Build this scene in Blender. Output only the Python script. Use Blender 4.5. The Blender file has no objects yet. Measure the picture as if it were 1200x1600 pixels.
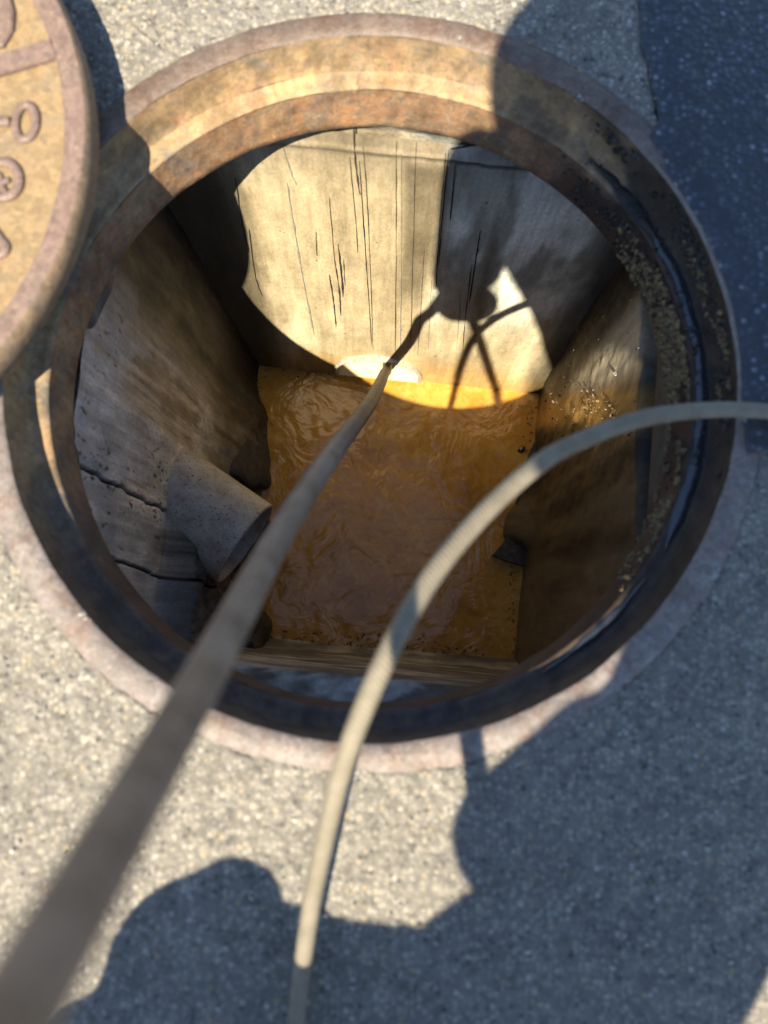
import bpy, bmesh, math, random
import numpy as np
from mathutils import Vector, Matrix, Quaternion

random.seed(7)
rng = np.random.default_rng(11)
SC = bpy.context.scene
COL = SC.collection

# ------------------------------------------------------------------ camera
F, TX, TY, H = 1200.0, 0.0158, math.radians(8.5), 0.80     # focal (px of the 1200 px wide photo), tilts, height
cam_d = bpy.data.cameras.new('camera')
cam = bpy.data.objects.new('camera', cam_d)
COL.objects.link(cam)
Rx = Matrix(((1, 0, 0), (0, math.cos(TY), -math.sin(TY)), (0, math.sin(TY), math.cos(TY))))
Ry = Matrix(((math.cos(TX), 0, -math.sin(TX)), (0, 1, 0), (math.sin(TX), 0, math.cos(TX))))
RW = Ry @ Rx
cam.matrix_world = Matrix.Translation((0, 0, H)) @ RW.to_4x4()
cam_d.sensor_fit = 'HORIZONTAL'
cam_d.sensor_width = 36.0
cam_d.lens = 36.0
cam_d.clip_start = 0.01
cam_d.clip_end = 300
cam_d.dof.use_dof = True
cam_d.dof.focus_distance = 1.4
cam_d.dof.aperture_fstop = 3.5
SC.camera = cam

# ------------------------------------------------------------------ light
SUNV = Vector((0.205, 0.635, -1.0))          # the way the sunlight travels
world = bpy.data.worlds.new('World')
SC.world = world
world.use_nodes = True
wn = world.node_tree
sky = wn.nodes.new('ShaderNodeTexSky')
sky.sky_type = 'NISHITA'
sky.sun_disc = False
sky.dust_density = 0.3
sky.ozone_density = 3.0
sky.sun_elevation = math.atan2(1.0, math.hypot(SUNV.x, SUNV.y))
sky.sun_rotation = math.atan2(-SUNV.x, -SUNV.y)
wn.links.new(sky.outputs[0], wn.nodes['Background'].inputs[0])
wn.nodes['Background'].inputs[1].default_value = 0.09
sun_d = bpy.data.lights.new('sun', 'SUN')
sun_d.energy = 5.0
sun_d.angle = math.radians(0.5)
sun_d.color = (1.0, 0.885, 0.68)
sun = bpy.data.objects.new('sun', sun_d)
COL.objects.link(sun)
sun.location = (-3, -8, 12)
sun.rotation_euler = SUNV.to_track_quat('-Z', 'Y').to_euler()
SC.view_settings.view_transform = 'Standard'
SC.view_settings.look = 'None'
SC.view_settings.exposure = 1.46
SC.view_settings.gamma = 1
SC.view_settings.use_curve_mapping = False
SC.cycles.use_denoising = True
SC.cycles.max_bounces = 10
SC.cycles.diffuse_bounces = 6

# ------------------------------------------------------------------ helpers
def at(px, py, D):
    """the world point D metres below the lens on the ray through a photo pixel"""
    d = RW @ Vector(((px - 600) / F, -(py - 800) / F, -1))
    d = d / -d.z * D
    return Vector((d.x, d.y, H - D))

def hash2(ix, iy, seed):
    h = (ix.astype(np.int64) * 374761393 + iy.astype(np.int64) * 668265263 + seed * 982451653) & 0xffffffff
    h = ((h ^ (h >> 13)) * 1274126177) & 0xffffffff
    h = h ^ (h >> 16)
    return (h & 0xffffff) / float(0xffffff)

def vnoise(x, y, seed=0):
    ix, iy = np.floor(x), np.floor(y)
    fx, fy = x - ix, y - iy
    fx = fx * fx * (3 - 2 * fx); fy = fy * fy * (3 - 2 * fy)
    a = hash2(ix, iy, seed); b = hash2(ix + 1, iy, seed)
    c = hash2(ix, iy + 1, seed); d = hash2(ix + 1, iy + 1, seed)
    return (a * (1 - fx) + b * fx) * (1 - fy) + (c * (1 - fx) + d * fx) * fy

def fbm(x, y, seed=0, octv=4, gain=0.5):
    x = np.asarray(x, float); y = np.asarray(y, float)
    s = np.zeros(np.broadcast(x, y).shape); amp = 1.0; tot = 0
    for k in range(octv):
        ca, sa = math.cos(.65 + 1.1 * k), math.sin(.65 + 1.1 * k)
        s = s + amp * vnoise((x * ca - y * sa) * 2 ** k + 17.3 * k, (x * sa + y * ca) * 2 ** k - 9.1 * k, seed + k)
        tot += amp; amp *= gain
    return s / tot

def worley(x, y, seed=0):
    ix, iy = np.floor(x), np.floor(y)
    best = np.full(x.shape, 9.0)
    for dx in (-1, 0, 1):
        for dy in (-1, 0, 1):
            cx, cy = ix + dx, iy + dy
            px = cx + hash2(cx, cy, seed); py = cy + hash2(cx, cy, seed + 5)
            best = np.minimum(best, np.hypot(x - px, y - py))
    return best

def ss(a, b, x):
    t = np.clip((x - a) / (b - a), 0, 1)
    return t * t * (3 - 2 * t)

def link(o, parent=None):
    COL.objects.link(o)
    if parent: o.parent = parent
    return o

def tag(o, label=None, cat=None, group=None, kind=None):
    if label: o['label'] = label
    if cat: o['category'] = cat
    if group: o['group'] = group
    if kind: o['kind'] = kind
    return o

def thing(name, loc, label, cat, group=None):
    o = bpy.data.objects.new(name, None)
    o.location = loc
    o.empty_display_size = 0.05
    link(o)
    return tag(o, label, cat, group)

def mesh_obj(name, verts, faces, mat, parent=None, smooth=True, col=None):
    me = bpy.data.meshes.new(name)
    me.from_pydata([tuple(map(float, v)) for v in verts], [], [tuple(int(i) for i in f) for f in faces])
    me.update()
    if smooth: me.polygons.foreach_set('use_smooth', [True] * len(me.polygons))
    if mat: me.materials.append(mat)
    if col is not None:
        ca = me.color_attributes.new('tint', 'FLOAT_COLOR', 'POINT')
        c4 = np.ones((len(verts), 4), np.float32); c4[:, :3] = col
        ca.data.foreach_set('color', c4.ravel())
    o = bpy.data.objects.new(name, me)
    link(o)
    if parent:
        o.parent = parent
        o.matrix_parent_inverse = Matrix.Translation(parent.location).inverted()
    return o

def grid_faces(nu, nv, wrap=False, keep=None):
    i = np.arange(nu if wrap else nu - 1); j = np.arange(nv - 1)
    I, J = np.meshgrid(i, j, indexing='ij')
    I2 = (I + 1) % nu
    f = np.stack([I * nv + J, I2 * nv + J, I2 * nv + J + 1, I * nv + J + 1], -1).reshape(-1, 4)
    if keep is not None: f = f[keep(f)]
    return f

def lathe(name, prof, mat, parent, centre, n=256, wob=0.0, seed=3, col=None, a0=0.0, a1=2 * math.pi, flip=False):
    """turn a profile of (r, z) about a vertical axis"""
    full = abs(a1 - a0 - 2 * math.pi) < 1e-6
    A = np.linspace(a0, a1, n, endpoint=not full)
    P = np.array(prof, float)
    aa, k = np.meshgrid(A, np.arange(len(P)), indexing='ij')
    r = P[k, 0]; z = P[k, 1]
    ca, sa = np.cos(aa), np.sin(aa)
    if wob:
        r = r + wob * (fbm(ca * 9 + 40 + k * .35, sa * 9 + 40 + k * .2, seed, 4) - .5) * 2
        z = z + wob * .6 * (fbm(ca * 11 + 90 + k * .3, sa * 11 + 60, seed + 9, 4) - .5) * 2
    V = np.stack([centre[0] + r * ca, centre[1] + r * sa, z], -1).reshape(-1, 3)
    f = grid_faces(n, len(P), wrap=full)
    if flip: f = f[:, ::-1]
    c = col(aa.ravel(), V) if col else None
    return mesh_obj(name, V, f, mat, parent, col=c)

def catmull(P, n):
    P = [Vector(p) for p in P]
    out = []
    for i in range(len(P) - 1):
        p0 = P[max(i - 1, 0)]; p1 = P[i]; p2 = P[i + 1]; p3 = P[min(i + 2, len(P) - 1)]
        for k in range(n):
            t = k / n
            out.append(0.5 * ((2 * p1) + (p2 - p0) * t + (2 * p0 - 5 * p1 + 4 * p2 - p3) * t * t + (-p0 + 3 * p1 - 3 * p2 + p3) * t ** 3))
    out.append(P[-1])
    return out

def sweep(path, radii, seg=16, flat=1.0, cap=True, up=Vector((0, 0, 1))):
    """tube along a path; returns verts, faces"""
    n = len(path); V = []; Fs = []
    prev = None
    for i, p in enumerate(path):
        t = (path[min(i + 1, n - 1)] - path[max(i - 1, 0)]).normalized()
        if prev is None:
            a = t.cross(up)
            if a.length < 1e-4: a = t.cross(Vector((1, 0, 0)))
            a.normalize()
        else:
            a = (prev - t * prev.dot(t)).normalized()
        prev = a
        b = t.cross(a)
        r = radii[i] if hasattr(radii, '__len__') else radii
        for k in range(seg):
            w = 2 * math.pi * k / seg
            V.append(p + a * (math.cos(w) * r) + b * (math.sin(w) * r * flat))
    for i in range(n - 1):
        for k in range(seg):
            k2 = (k + 1) % seg
            Fs.append((i * seg + k, i * seg + k2, (i + 1) * seg + k2, (i + 1) * seg + k))
    if cap:
        Fs.append(tuple(range(seg))[::-1]); Fs.append(tuple((n - 1) * seg + k for k in range(seg)))
    return V, Fs

# ------------------------------------------------------------------ materials
class M:
    def __init__(s, name):
        s.m = bpy.data.materials.new(name); s.m.use_nodes = True
        s.nt = s.m.node_tree
        s.b = s.nt.nodes['Principled BSDF']
        s.co = s.nt.nodes.new('ShaderNodeTexCoord').outputs['Object']
    def n(s, t, **kw):
        nd = s.nt.nodes.new(t)
        for k, v in kw.items(): setattr(nd, k, v)
        return nd
    def l(s, a, b): s.nt.links.new(a, b)
    def put(s, sock, v):
        if isinstance(v, (int, float)): sock.default_value = v
        elif isinstance(v, tuple): sock.default_value = v if len(v) == 4 or sock.type == 'VECTOR' else (*v, 1)
        else: s.l(v, sock)
    def scaled(s, vec, sc):
        nd = s.n('ShaderNodeMapping'); s.l(vec or s.co, nd.inputs[0]); nd.inputs['Scale'].default_value = sc
        return nd.outputs[0]
    def noise(s, scale, detail=4, rough=.55, vec=None, dist=0):
        nd = s.n('ShaderNodeTexNoise'); s.l(vec or s.co, nd.inputs['Vector'])
        nd.inputs['Scale'].default_value = scale; nd.inputs['Detail'].default_value = detail
        nd.inputs['Roughness'].default_value = rough; nd.inputs['Distortion'].default_value = dist
        return nd.outputs['Fac']
    def voro(s, scale, feature='F1', vec=None, out='Distance', rand=1.0):
        nd = s.n('ShaderNodeTexVoronoi'); nd.feature = feature; s.l(vec or s.co, nd.inputs['Vector'])
        nd.inputs['Scale'].default_value = scale; nd.inputs['Randomness'].default_value = rand
        return nd.outputs[out]
    def ramp(s, fac, stops):
        nd = s.n('ShaderNodeValToRGB'); s.put(nd.inputs[0], fac)
        el = nd.color_ramp.elements
        while len(el) < len(stops): el.new(.5)
        for e, (p, c) in zip(el, stops):
            e.position = p
            e.color = (c, c, c, 1) if isinstance(c, (int, float)) else (*c, 1)
        return nd.outputs[0]
    def mix(s, fac, a, b, mode='MIX'):
        nd = s.n('ShaderNodeMix', data_type='RGBA', blend_type=mode)
        s.put(nd.inputs[0], fac); s.put(nd.inputs[6], a); s.put(nd.inputs[7], b)
        return nd.outputs[2]
    def math(s, op, a, b=0.0):
        nd = s.n('ShaderNodeMath', operation=op); s.put(nd.inputs[0], a); s.put(nd.inputs[1], b)
        return nd.outputs[0]
    def attr(s, name='tint'):
        nd = s.n('ShaderNodeAttribute'); nd.attribute_name = name
        return nd.outputs['Color']
    def bump(s, h, strength=.5, dist=.002, prev=None):
        nd = s.n('ShaderNodeBump'); s.l(h, nd.inputs['Height'])
        nd.inputs['Strength'].default_value = strength; nd.inputs['Distance'].default_value = dist
        if prev is not None: s.l(prev, nd.inputs['Normal'])
        return nd.outputs[0]
    def done(s, col, rough=.8, normal=None, spec=.5, metal=0.0):
        s.put(s.b.inputs['Base Color'], col); s.put(s.b.inputs['Roughness'], rough)
        s.put(s.b.inputs['Specular IOR Level'], spec); s.put(s.b.inputs['Metallic'], metal)
        if normal is not None: s.l(normal, s.b.inputs['Normal'])
        return s.m

def asphalt(name, stones, binder, tone, rough, sc=105, cover=.5, spec=.4):
    m = M(name)
    rc = m.voro(sc, out='Color'); d = m.voro(sc)
    rnd = m.n('ShaderNodeSeparateColor'); m.l(rc, rnd.inputs[0])
    stone = m.ramp(rnd.outputs[0], stones)
    body = m.ramp(d, [(cover - .12, 1.0), (cover + .12, 0.0)])
    c = m.mix(body, binder, stone)
    fine = m.noise(420, 5, .7)
    c = m.mix(.75, c, m.ramp(fine, [(.25, .45), (.5, 1.0), (.8, 1.5)]), 'MULTIPLY')
    mid = m.noise(38, 5, .65)
    c = m.mix(.6, c, m.ramp(mid, [(.3, .62), (.5, 1.0), (.7, 1.25)]), 'MULTIPLY')
    c = m.mix(1.0, c, m.ramp(m.noise(7, 5, .6), tone), 'MULTIPLY')
    pits = m.ramp(m.noise(85, 4, .65), [(.3, 0.2), (.4, 1.0)])
    c = m.mix(.7, c, pits, 'MULTIPLY')
    nrm = m.bump(fine, .6, .0012)
    nrm = m.bump(d, .55, -.0022, nrm)
    return m.done(c, rough, nrm, spec)

MAT = {}
MAT['asphalt'] = asphalt('worn_asphalt',
    [(0, (.10, .094, .086)), (.25, (.20, .184, .155)), (.65, (.255, .234, .196)), (.86, (.285, .268, .23)), (.93, (.29, .235, .15)), (1, (.37, .352, .31))],
    (.175, .162, .138), [(.3, (.82, .82, .82)), (.55, (1, 1, 1)), (.75, (1.12, 1.11, 1.09))], .92, sc=170, spec=.25)
MAT['patch'] = asphalt('new_asphalt',
    [(0, (.018, .021, .028)), (.55, (.03, .035, .046)), (.86, (.07, .077, .093)), (.96, (.12, .13, .15)), (1, (.22, .22, .22))],
    (.011, .014, .021), [(.3, (.75, .75, .8)), (.7, (1.2, 1.2, 1.25))], .42, sc=135, cover=.42, spec=.7)

m = M('loose_stone')
oi = m.n('ShaderNodeObjectInfo')
cells = m.n('ShaderNodeSeparateColor'); m.l(m.voro(60, out='Color'), cells.inputs[0])
MAT['grit'] = m.done(m.ramp(cells.outputs[0], [(0, (.09, .085, .08)), (.4, (.20, .19, .17)), (.8, (.28, .265, .235)), (1, (.42, .40, .36))]), .85, m.bump(m.noise(500, 3), .5, .001))

def rust(name, base, dark, pale, rough=.75, stain=True, spec=.35):
    m = M(name)
    n1 = m.noise(11, 7, .62, dist=.5); n2 = m.noise(55, 6, .65); n3 = m.noise(300, 3, .6)
    c = m.ramp(n1, [(.34, dark), (.45, base), (.55, base), (.66, pale)])
    n4 = m.noise(24, 6, .7, dist=1.0)
    c = m.mix(m.ramp(n4, [(.5, 0.0), (.62, .45)]), c, tuple(.55 * v + .05 for v in dark))
    c = m.mix(m.ramp(n2, [(.42, 0.0), (.62, .75)]), c, m.ramp(n3, [(.3, dark), (.7, pale)]))
    c = m.mix(.35, c, m.ramp(n3, [(.25, .5), (.75, 1.5)]), 'MULTIPLY')
    fl = m.n('ShaderNodeSeparateColor'); m.l(m.voro(150, out='Color', vec=None), fl.inputs[0])
    c = m.mix(.45, c, m.ramp(fl.outputs[0], [(0, .6), (.5, 1.0), (1, 1.35)]), 'MULTIPLY')
    if stain: c = m.mix(1.0, c, m.attr(), 'MULTIPLY')
    nrm = m.bump(n2, .6, .002); nrm = m.bump(n3, .55, .001, nrm)
    return m.done(c, rough, nrm, spec)
MAT['rust_upper'] = rust('ochre_rust', (.35, .235, .115), (.19, .17, .13), (.37, .20, .09))
MAT['rust_lower'] = rust('orange_rust', (.31, .165, .08), (.17, .135, .11), (.34, .23, .12))
MAT['rust_rim'] = rust('worn_rim_iron', (.165, .142, .130), (.145, .10, .075), (.205, .186, .174), .55)
MAT['cover_raised'] = rust('brown_cover_iron', (.165, .112, .09), (.12, .082, .066), (.215, .155, .12), .5, False)
MAT['cover_panel'] = rust('ochre_cover_iron', (.225, .16, .083), (.18, .14, .092), (.25, .155, .072), .6, False)
MAT['cover_side'] = rust('dark_cover_iron', (.17, .12, .08), (.10, .075, .055), (.26, .18, .10), .7, False)

m = M('shaft_concrete')
n1 = m.noise(26, 8, .65, m.scaled(m.co, (1, 1, .38))); n2 = m.noise(240, 5, .7, m.scaled(m.co, (1, 1, .55))); n3 = m.noise(900, 2)
st = m.noise(30, 6, .6, m.scaled(m.co, (2.2, 2.2, .16)))
c = m.mix(1.0, m.attr(), m.ramp(n1, [(.25, .72), (.5, 1.0), (.75, 1.22)]), 'MULTIPLY')
c = m.mix(.4, c, m.ramp(st, [(.3, .55), (.5, 1.0), (.7, 1.3)]), 'MULTIPLY')
st2 = m.noise(110, 4, .6, m.scaled(m.co, (1.6, 1.6, .07)))
c = m.mix(.2, c, m.ramp(st2, [(.34, .5), (.5, 1.0), (.68, 1.3)]), 'MULTIPLY')
c = m.mix(.55, c, m.ramp(n2, [(.3, .6), (.55, 1.05), (.75, 1.3)]), 'MULTIPLY')
pit = m.ramp(m.noise(75, 2, .5), [(.23, .2), (.27, 1.0)])
c = m.mix(.8, c, pit, 'MULTIPLY')
nrm = m.bump(n2, .45, .0015); nrm = m.bump(pit, .5, .002, nrm); nrm = m.bump(n1, .3, .004, nrm)
MAT['concrete'] = m.done(c, m.ramp(n1, [(.3, .42), (.7, .8)]), nrm, .45)

m = M('plain_concrete')
n1 = m.noise(22, 8, .68); n2 = m.noise(240, 5, .7)
c = m.mix(1.0, m.attr(), m.ramp(n1, [(.3, .5), (.5, 1.0), (.7, 1.35)]), 'MULTIPLY')
c = m.mix(.6, c, m.ramp(n2, [(.3, .55), (.55, 1.05), (.75, 1.35)]), 'MULTIPLY')
nrm = m.bump(n2, .5, .002); nrm = m.bump(n1, .6, .006, nrm)
MAT['concrete_plain'] = m.done(c, .75, nrm, .4)
m = M('dark_crack'); MAT['crack'] = m.done(m.ramp(m.noise(90, 3), [(.3, (.008, .007, .006)), (.7, (.03, .026, .02))]), .9)
m = M('grey_seep'); MAT['seep'] = m.done(m.ramp(m.noise(60, 4), [(.3, (.2, .19, .165)), (.7, (.34, .33, .29))]), .5)
m = M('dark_mortar'); n1 = m.noise(60, 7, .7)
MAT['mortar'] = m.done(m.ramp(n1, [(.3, (.02, .018, .016)), (.55, (.05, .045, .04)), (.75, (.12, .11, .1))]), .7, m.bump(n1, .8, .006))
m = M('grey_mortar'); n1 = m.noise(70, 7, .7)
MAT['mortar_grey'] = m.done(m.ramp(n1, [(.3, (.05, .046, .04)), (.5, (.14, .132, .115)), (.75, (.24, .23, .2))]), .9, m.bump(n1, .8, .005))
m = M('mud'); n1 = m.noise(160, 6, .7)
MAT['mud'] = m.done(m.ramp(n1, [(.3, (.04, .028, .014)), (.5, (.16, .11, .05)), (.75, (.36, .26, .13))]), .6, m.bump(n1, .8, .004), .5)
m = M('sludge'); n1 = m.noise(90, 6, .7)
MAT['sludge'] = m.done(m.ramp(n1, [(.35, (.006, .005, .004)), (.6, (.02, .016, .011)), (.8, (.06, .05, .035))]), m.ramp(n1, [(.3, .2), (.7, .6)]), m.bump(n1, .7, .005), .6)

m = M('turbid_water')
w1 = m.noise(15, 3, .5, dist=1.0); w2 = m.noise(48, 2, .5, dist=.8)
big = m.noise(7, 5, .6, dist=.8)
c = m.ramp(big, [(.3, (.30, .145, .02)), (.5, (.41, .205, .03)), (.7, (.50, .27, .05))])
c = m.mix(m.ramp(m.noise(16, 7, .68, dist=2.2), [(.48, 0.0), (.68, .6)]), c, (.56, .36, .11))
c = m.mix(m.ramp(m.noise(34, 5, .6, dist=2.0), [(.55, 0.0), (.7, .5)]), c, (.22, .12, .02))
msk = m.ramp(m.noise(9, 4, .6, dist=1.0), [(.38, .12), (.62, 1.0)])
w1 = m.math('MULTIPLY', w1, msk); w2 = m.math('MULTIPLY', w2, msk)
nrm = m.bump(w1, .34, .010); nrm = m.bump(w2, .2, .003, nrm)
m.b.inputs['Coat Weight'].default_value = .42; m.b.inputs['Coat Roughness'].default_value = .03
m.b.inputs['Coat IOR'].default_value = 1.36
m.l(nrm, m.b.inputs['Coat Normal'])
MAT['water'] = m.done(c, .15, nrm, .3)
m = M('pale_murky_water'); n1 = m.noise(40, 3, .5, dist=1)
MAT['water_pale'] = m.done(m.ramp(n1, [(.3, (.66, .54, .30)), (.7, (.76, .66, .42))]), .1, m.bump(n1, .3, .004), .6)
m = M('wet_film'); n1 = m.noise(70, 4, .6, dist=.8)
MAT['film'] = m.done((.02, .022, .026), .07, m.bump(n1, .3, .003), 1.0)
m = M('clear_drop'); m.b.inputs['Transmission Weight'].default_value = .9; MAT['drop'] = m.done((.9, .9, .9), .02, None, 1.0)

m = M('scaled_plastic'); n1 = m.noise(40, 6, .65); sp = m.ramp(m.noise(210, 3), [(.33, .12), (.4, 1.0)])
MAT['pvc'] = m.done(m.mix(.85, m.ramp(n1, [(.3, (.24, .2, .15)), (.5, (.36, .32, .26)), (.7, (.44, .41, .36))]), sp, 'MULTIPLY'), .55, m.bump(n1, .3, .002))

def hose_mat(name, lo, hi, braid, strength, rough=.6):
    m = M(name)
    uv = m.n('ShaderNodeUVMap').outputs[0]
    br = m.n('ShaderNodeTexWave'); m.l(m.scaled(uv, (braid, .4, 1)), br.inputs['Vector'])
    br.inputs['Scale'].default_value = 1.0; br.bands_direction = 'DIAGONAL'
    n1 = m.noise(35, 5, .6); n2 = m.noise(300, 3, .6)
    c = m.ramp(n1, [(.3, lo), (.7, hi)])
    c = m.mix(strength, c, m.ramp(br.outputs['Fac'], [(.2, .5), (.7, 1.1)]), 'MULTIPLY')
    c = m.mix(.4, c, m.ramp(n2, [(.3, .6), (.7, 1.25)]), 'MULTIPLY')
    return m.done(c, rough, m.bump(br.outputs['Fac'], .5, .0012), .4)
MAT['hose_grey'] = hose_mat('scuffed_grey_hose', (.12, .09, .066), (.25, .20, .16), .8, .18, .55)
MAT['hose_braid'] = hose_mat('pale_braided_hose', (.16, .14, .10), (.23, .20, .15), 1.3, .45, .65)

def plain(name, c, rough=.7, var=.25, sc=60, bump=.2):
    m = M(name); n1 = m.noise(sc, 5, .6)
    return m.done(m.ramp(n1, [(.3, tuple(v * (1 - var) for v in c)), (.7, tuple(v * (1 + var) for v in c))]), rough, m.bump(n1, bump, .003))
MAT['skin'] = plain('skin', (.42, .25, .17), .5, .08)
MAT['jacket'] = plain('navy_cloth', (.035, .04, .06), .85)
MAT['trousers'] = plain('grey_cloth', (.07, .07, .075), .85)
MAT['shoe'] = plain('black_leather', (.02, .018, .016), .5)
MAT['hair'] = plain('black_hair', (.012, .011, .01), .5)
MAT['shade_cloth'] = plain('white_shade_cloth', (.6, .58, .54), .95)
MAT['phone'] = plain('black_glass', (.015, .015, .017), .15, .05)

# ------------------------------------------------------------------ layout of the pit
CX, CY = 0.0005, 0.2816
CEN = (CX, CY)
ZW = -1.02                                                    # water level
FL, FR, NR, NL = (np.array(v) for v in ((-.2783, .6342), (.4100, .5676), (.3317, -.0969), (-.3262, -.0349)))
ZJ = -0.155                                                   # top of the square walls
R_IN, R_OUT, R_LIP, Z_LIP = .398, .425, .3695, -.128

# ------------------------------------------------------------------ ground
def ground_rim(a):
    return R_OUT - .003 + .008 * (fbm(np.cos(a) * 14 + 50, np.sin(a) * 14 + 50, 21, 5) - .4) * 2

NA = 1180
A = np.linspace(0, 2 * math.pi, NA, endpoint=False)
rad = np.concatenate([np.arange(0, .42, .0032), .42 + np.cumsum(.004 * 1.16 ** np.arange(52))])
aa, rr = np.meshgrid(A, rad, indexing='ij')
r0 = ground_rim(aa)
R = r0 + rr * (1 + 0 * aa)
X = CX + R * np.cos(aa); Y = CY + R * np.sin(aa)
fade = 1 - ss(.42, .7, rr)
Z = fade * (-.0034 * worley(X * 95, Y * 95, 3) - .0015 * worley(X * 190, Y * 190, 8) + .004 * (fbm(X * 5, Y * 5, 30, 3) - .5)) + .0015
# old cracks running out from the frame
def polyline_d(X, Y, P):
    d = np.full(X.shape, 9.0)
    for (x0, y0), (x1, y1) in zip(P[:-1], P[1:]):
        t = np.clip(((X - x0) * (x1 - x0) + (Y - y0) * (y1 - y0)) / ((x1 - x0) ** 2 + (y1 - y0) ** 2), 0, 1)
        d = np.minimum(d, np.hypot(X - x0 - t * (x1 - x0), Y - y0 - t * (y1 - y0)))
    return d
for pts in ([(222, 45), (255, 72), (290, 92), (312, 98)], [(545, 0), (540, 28)], [(238, 20), (252, 68)], [(1000, -40), (1008, 60), (1022, 130), (1030, 185)], [(330, 96), (420, 40), (470, 30)]):
    P = [at(px, py, .8).to_2d() for px, py in pts]
    wig = .004 * (fbm(X * 60, Y * 60, 44, 3) - .5)
    d = polyline_d(X + wig, Y + wig, P)
    Z -= .004 * (1 - ss(.0008, .004, d))
Z[:, 0] -= .02 ; Z[:, 1] -= .001
V = np.stack([X, Y, Z], -1).reshape(-1, 3)
road = mesh_obj('asphalt_road', V, grid_faces(NA, len(rad), True), MAT['asphalt'])
tag(road, 'worn pale asphalt of exposed stones around the round manhole', 'asphalt', kind='structure')
print('road verts', len(V), 'r max', R.max())

# newer dark asphalt laid over the old surface and the edge of the frame
edge_px = [(985, -700), (992, -300), (998, -60), (1000, 0), (1010, 60), (1022, 130), (1034, 182), (1022, 205), (1062, 278)]
E2 = [at(x, y, .79).to_2d() for x, y in edge_px]
for a in np.radians(np.arange(36, -9, -3.0)):
    E2.append(Vector((CX + .4015 * math.cos(a), CY + .4015 * math.sin(a))))
E2 += [at(x, y, .79).to_2d() for x, y in [(1172, 705), (1192, 690), (1240, 700), (1400, 720)]]
# dense resample
def resample(P, step):
    out = [P[0]]
    for a, b in zip(P[:-1], P[1:]):
        n = max(1, int((b - a).length / step))
        for k in range(1, n + 1): out.append(a.lerp(b, k / n))
    return out
E2 = resample(E2, .004)
W0 = np.array([[p.x, p.y] for p in E2])
nrm2 = np.gradient(W0, axis=0); nrm2 = np.stack([-nrm2[:, 1], nrm2[:, 0]], -1); nrm2 /= np.linalg.norm(nrm2, axis=1)[:, None] + 1e-9
dist_c = np.hypot(W0[:, 0] - CX, W0[:, 1] - CY)
jag = .010 * (fbm(W0[:, 0] * 45, W0[:, 1] * 45, 77, 4) - .5)
jag = np.where(dist_c < .412, jag * .25, jag)
W0 = W0 + nrm2 * jag[:, None]
nu = 150
u = np.concatenate([[0, 0], (np.arange(1, nu) / (nu - 1)) ** 1.25])
far = np.stack([np.full(len(W0), 3.0), np.clip(np.linspace(3.0, .12, len(W0)) ** 1.0, .12, 3)], -1)
# keep the rows from crossing: the far ends fan out along the same order
T = np.linspace(0, 1, len(W0))
far = np.stack([np.interp(T, [0, .3, 1], [1.6, 1.3, 1.3]), np.interp(T, [0, .3, .55, 1], [1.5, .95, .55, .16])], -1)
PX = W0[:, None, 0] * (1 - u) + far[:, None, 0] * u
PY = W0[:, None, 1] * (1 - u) + far[:, None, 1] * u
PZ = .0085 - .0012 * worley(PX * 120, PY * 120, 5) + .003 * (fbm(PX * 8, PY * 8, 12, 3) - .5) + 0 * PX
PZ -= .004 * (1 - ss(0, .05, u))[None, :]
PZ[:, 0] = -.006
PV = np.stack([PX, PY, PZ], -1).reshape(-1, 3)
patch = mesh_obj('asphalt_patch', PV, grid_faces(len(W0), len(u))[:, ::-1], MAT['patch'])
tag(patch, 'newer dark tarred asphalt patch lapping over the right rim', 'asphalt', kind='structure')

# loose grit and proud aggregate on the old asphalt
def rock_verts(r):
    bm = bmesh.new(); bmesh.ops.create_icosphere(bm, subdivisions=1, radius=1.0)
    v = np.array([x.co[:] for x in bm.verts]); f = [[q.index for q in p.verts] for p in bm.faces]
    bm.free(); return v, f
ICO_V, ICO_F = rock_verts(1)
def scatter(name, pts, sizes, mat, flat=.6, parent=None, rough=.35):
    V = []; Fc = []
    for (x, y, z), s in zip(pts, sizes):
        k = len(V) * 0 + sum(0 for _ in ())
        q = Quaternion(Vector(rng.normal(size=3)).normalized(), rng.uniform(0, 6.28)).to_matrix()
        sc = np.array([1, rng.uniform(.6, 1), rng.uniform(.45, .8)]) * s
        vv = (ICO_V * sc * (1 + rng.uniform(-rough, rough, (len(ICO_V), 1)))) @ np.array(q).T
        vv[:, 2] *= flat
        b = scatter.base
        V.append(vv + np.array([x, y, z])); Fc.extend([[i + b for i in f] for f in ICO_F]); scatter.base += len(ICO_V)
    scatter.base = 0
    return mesh_obj(name, np.concatenate(V), Fc, mat, parent, smooth=False)
scatter.base = 0
gp = []; gs = []
while len(gp) < 6500:
    x, y = rng.uniform(-.62, .62), rng.uniform(-.5, .95)
    r = math.hypot(x - CX, y - CY)
    if r < R_OUT + .008: continue
    gp.append((x, y, .0003)); gs.append(.0009 + .0018 * rng.random() ** 3)
for (px, py, n_) in ((712, 56, 26), (905, 150, 20), (1120, 900, 24), (1000, 1010, 18), (130, 965, 10), (560, 1203, 8)):
    c_ = at(px, py, .8)
    for k in range(n_):
        gp.append((c_.x + rng.normal(0, .004), c_.y + rng.normal(0, .004), .0006)); gs.append(.001 + .0022 * rng.random())
grit = scatter('asphalt_grit', gp, gs, MAT['grit'])
tag(grit, 'small loose stones and proud grains in the worn asphalt', 'gravel', kind='stuff')

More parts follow.
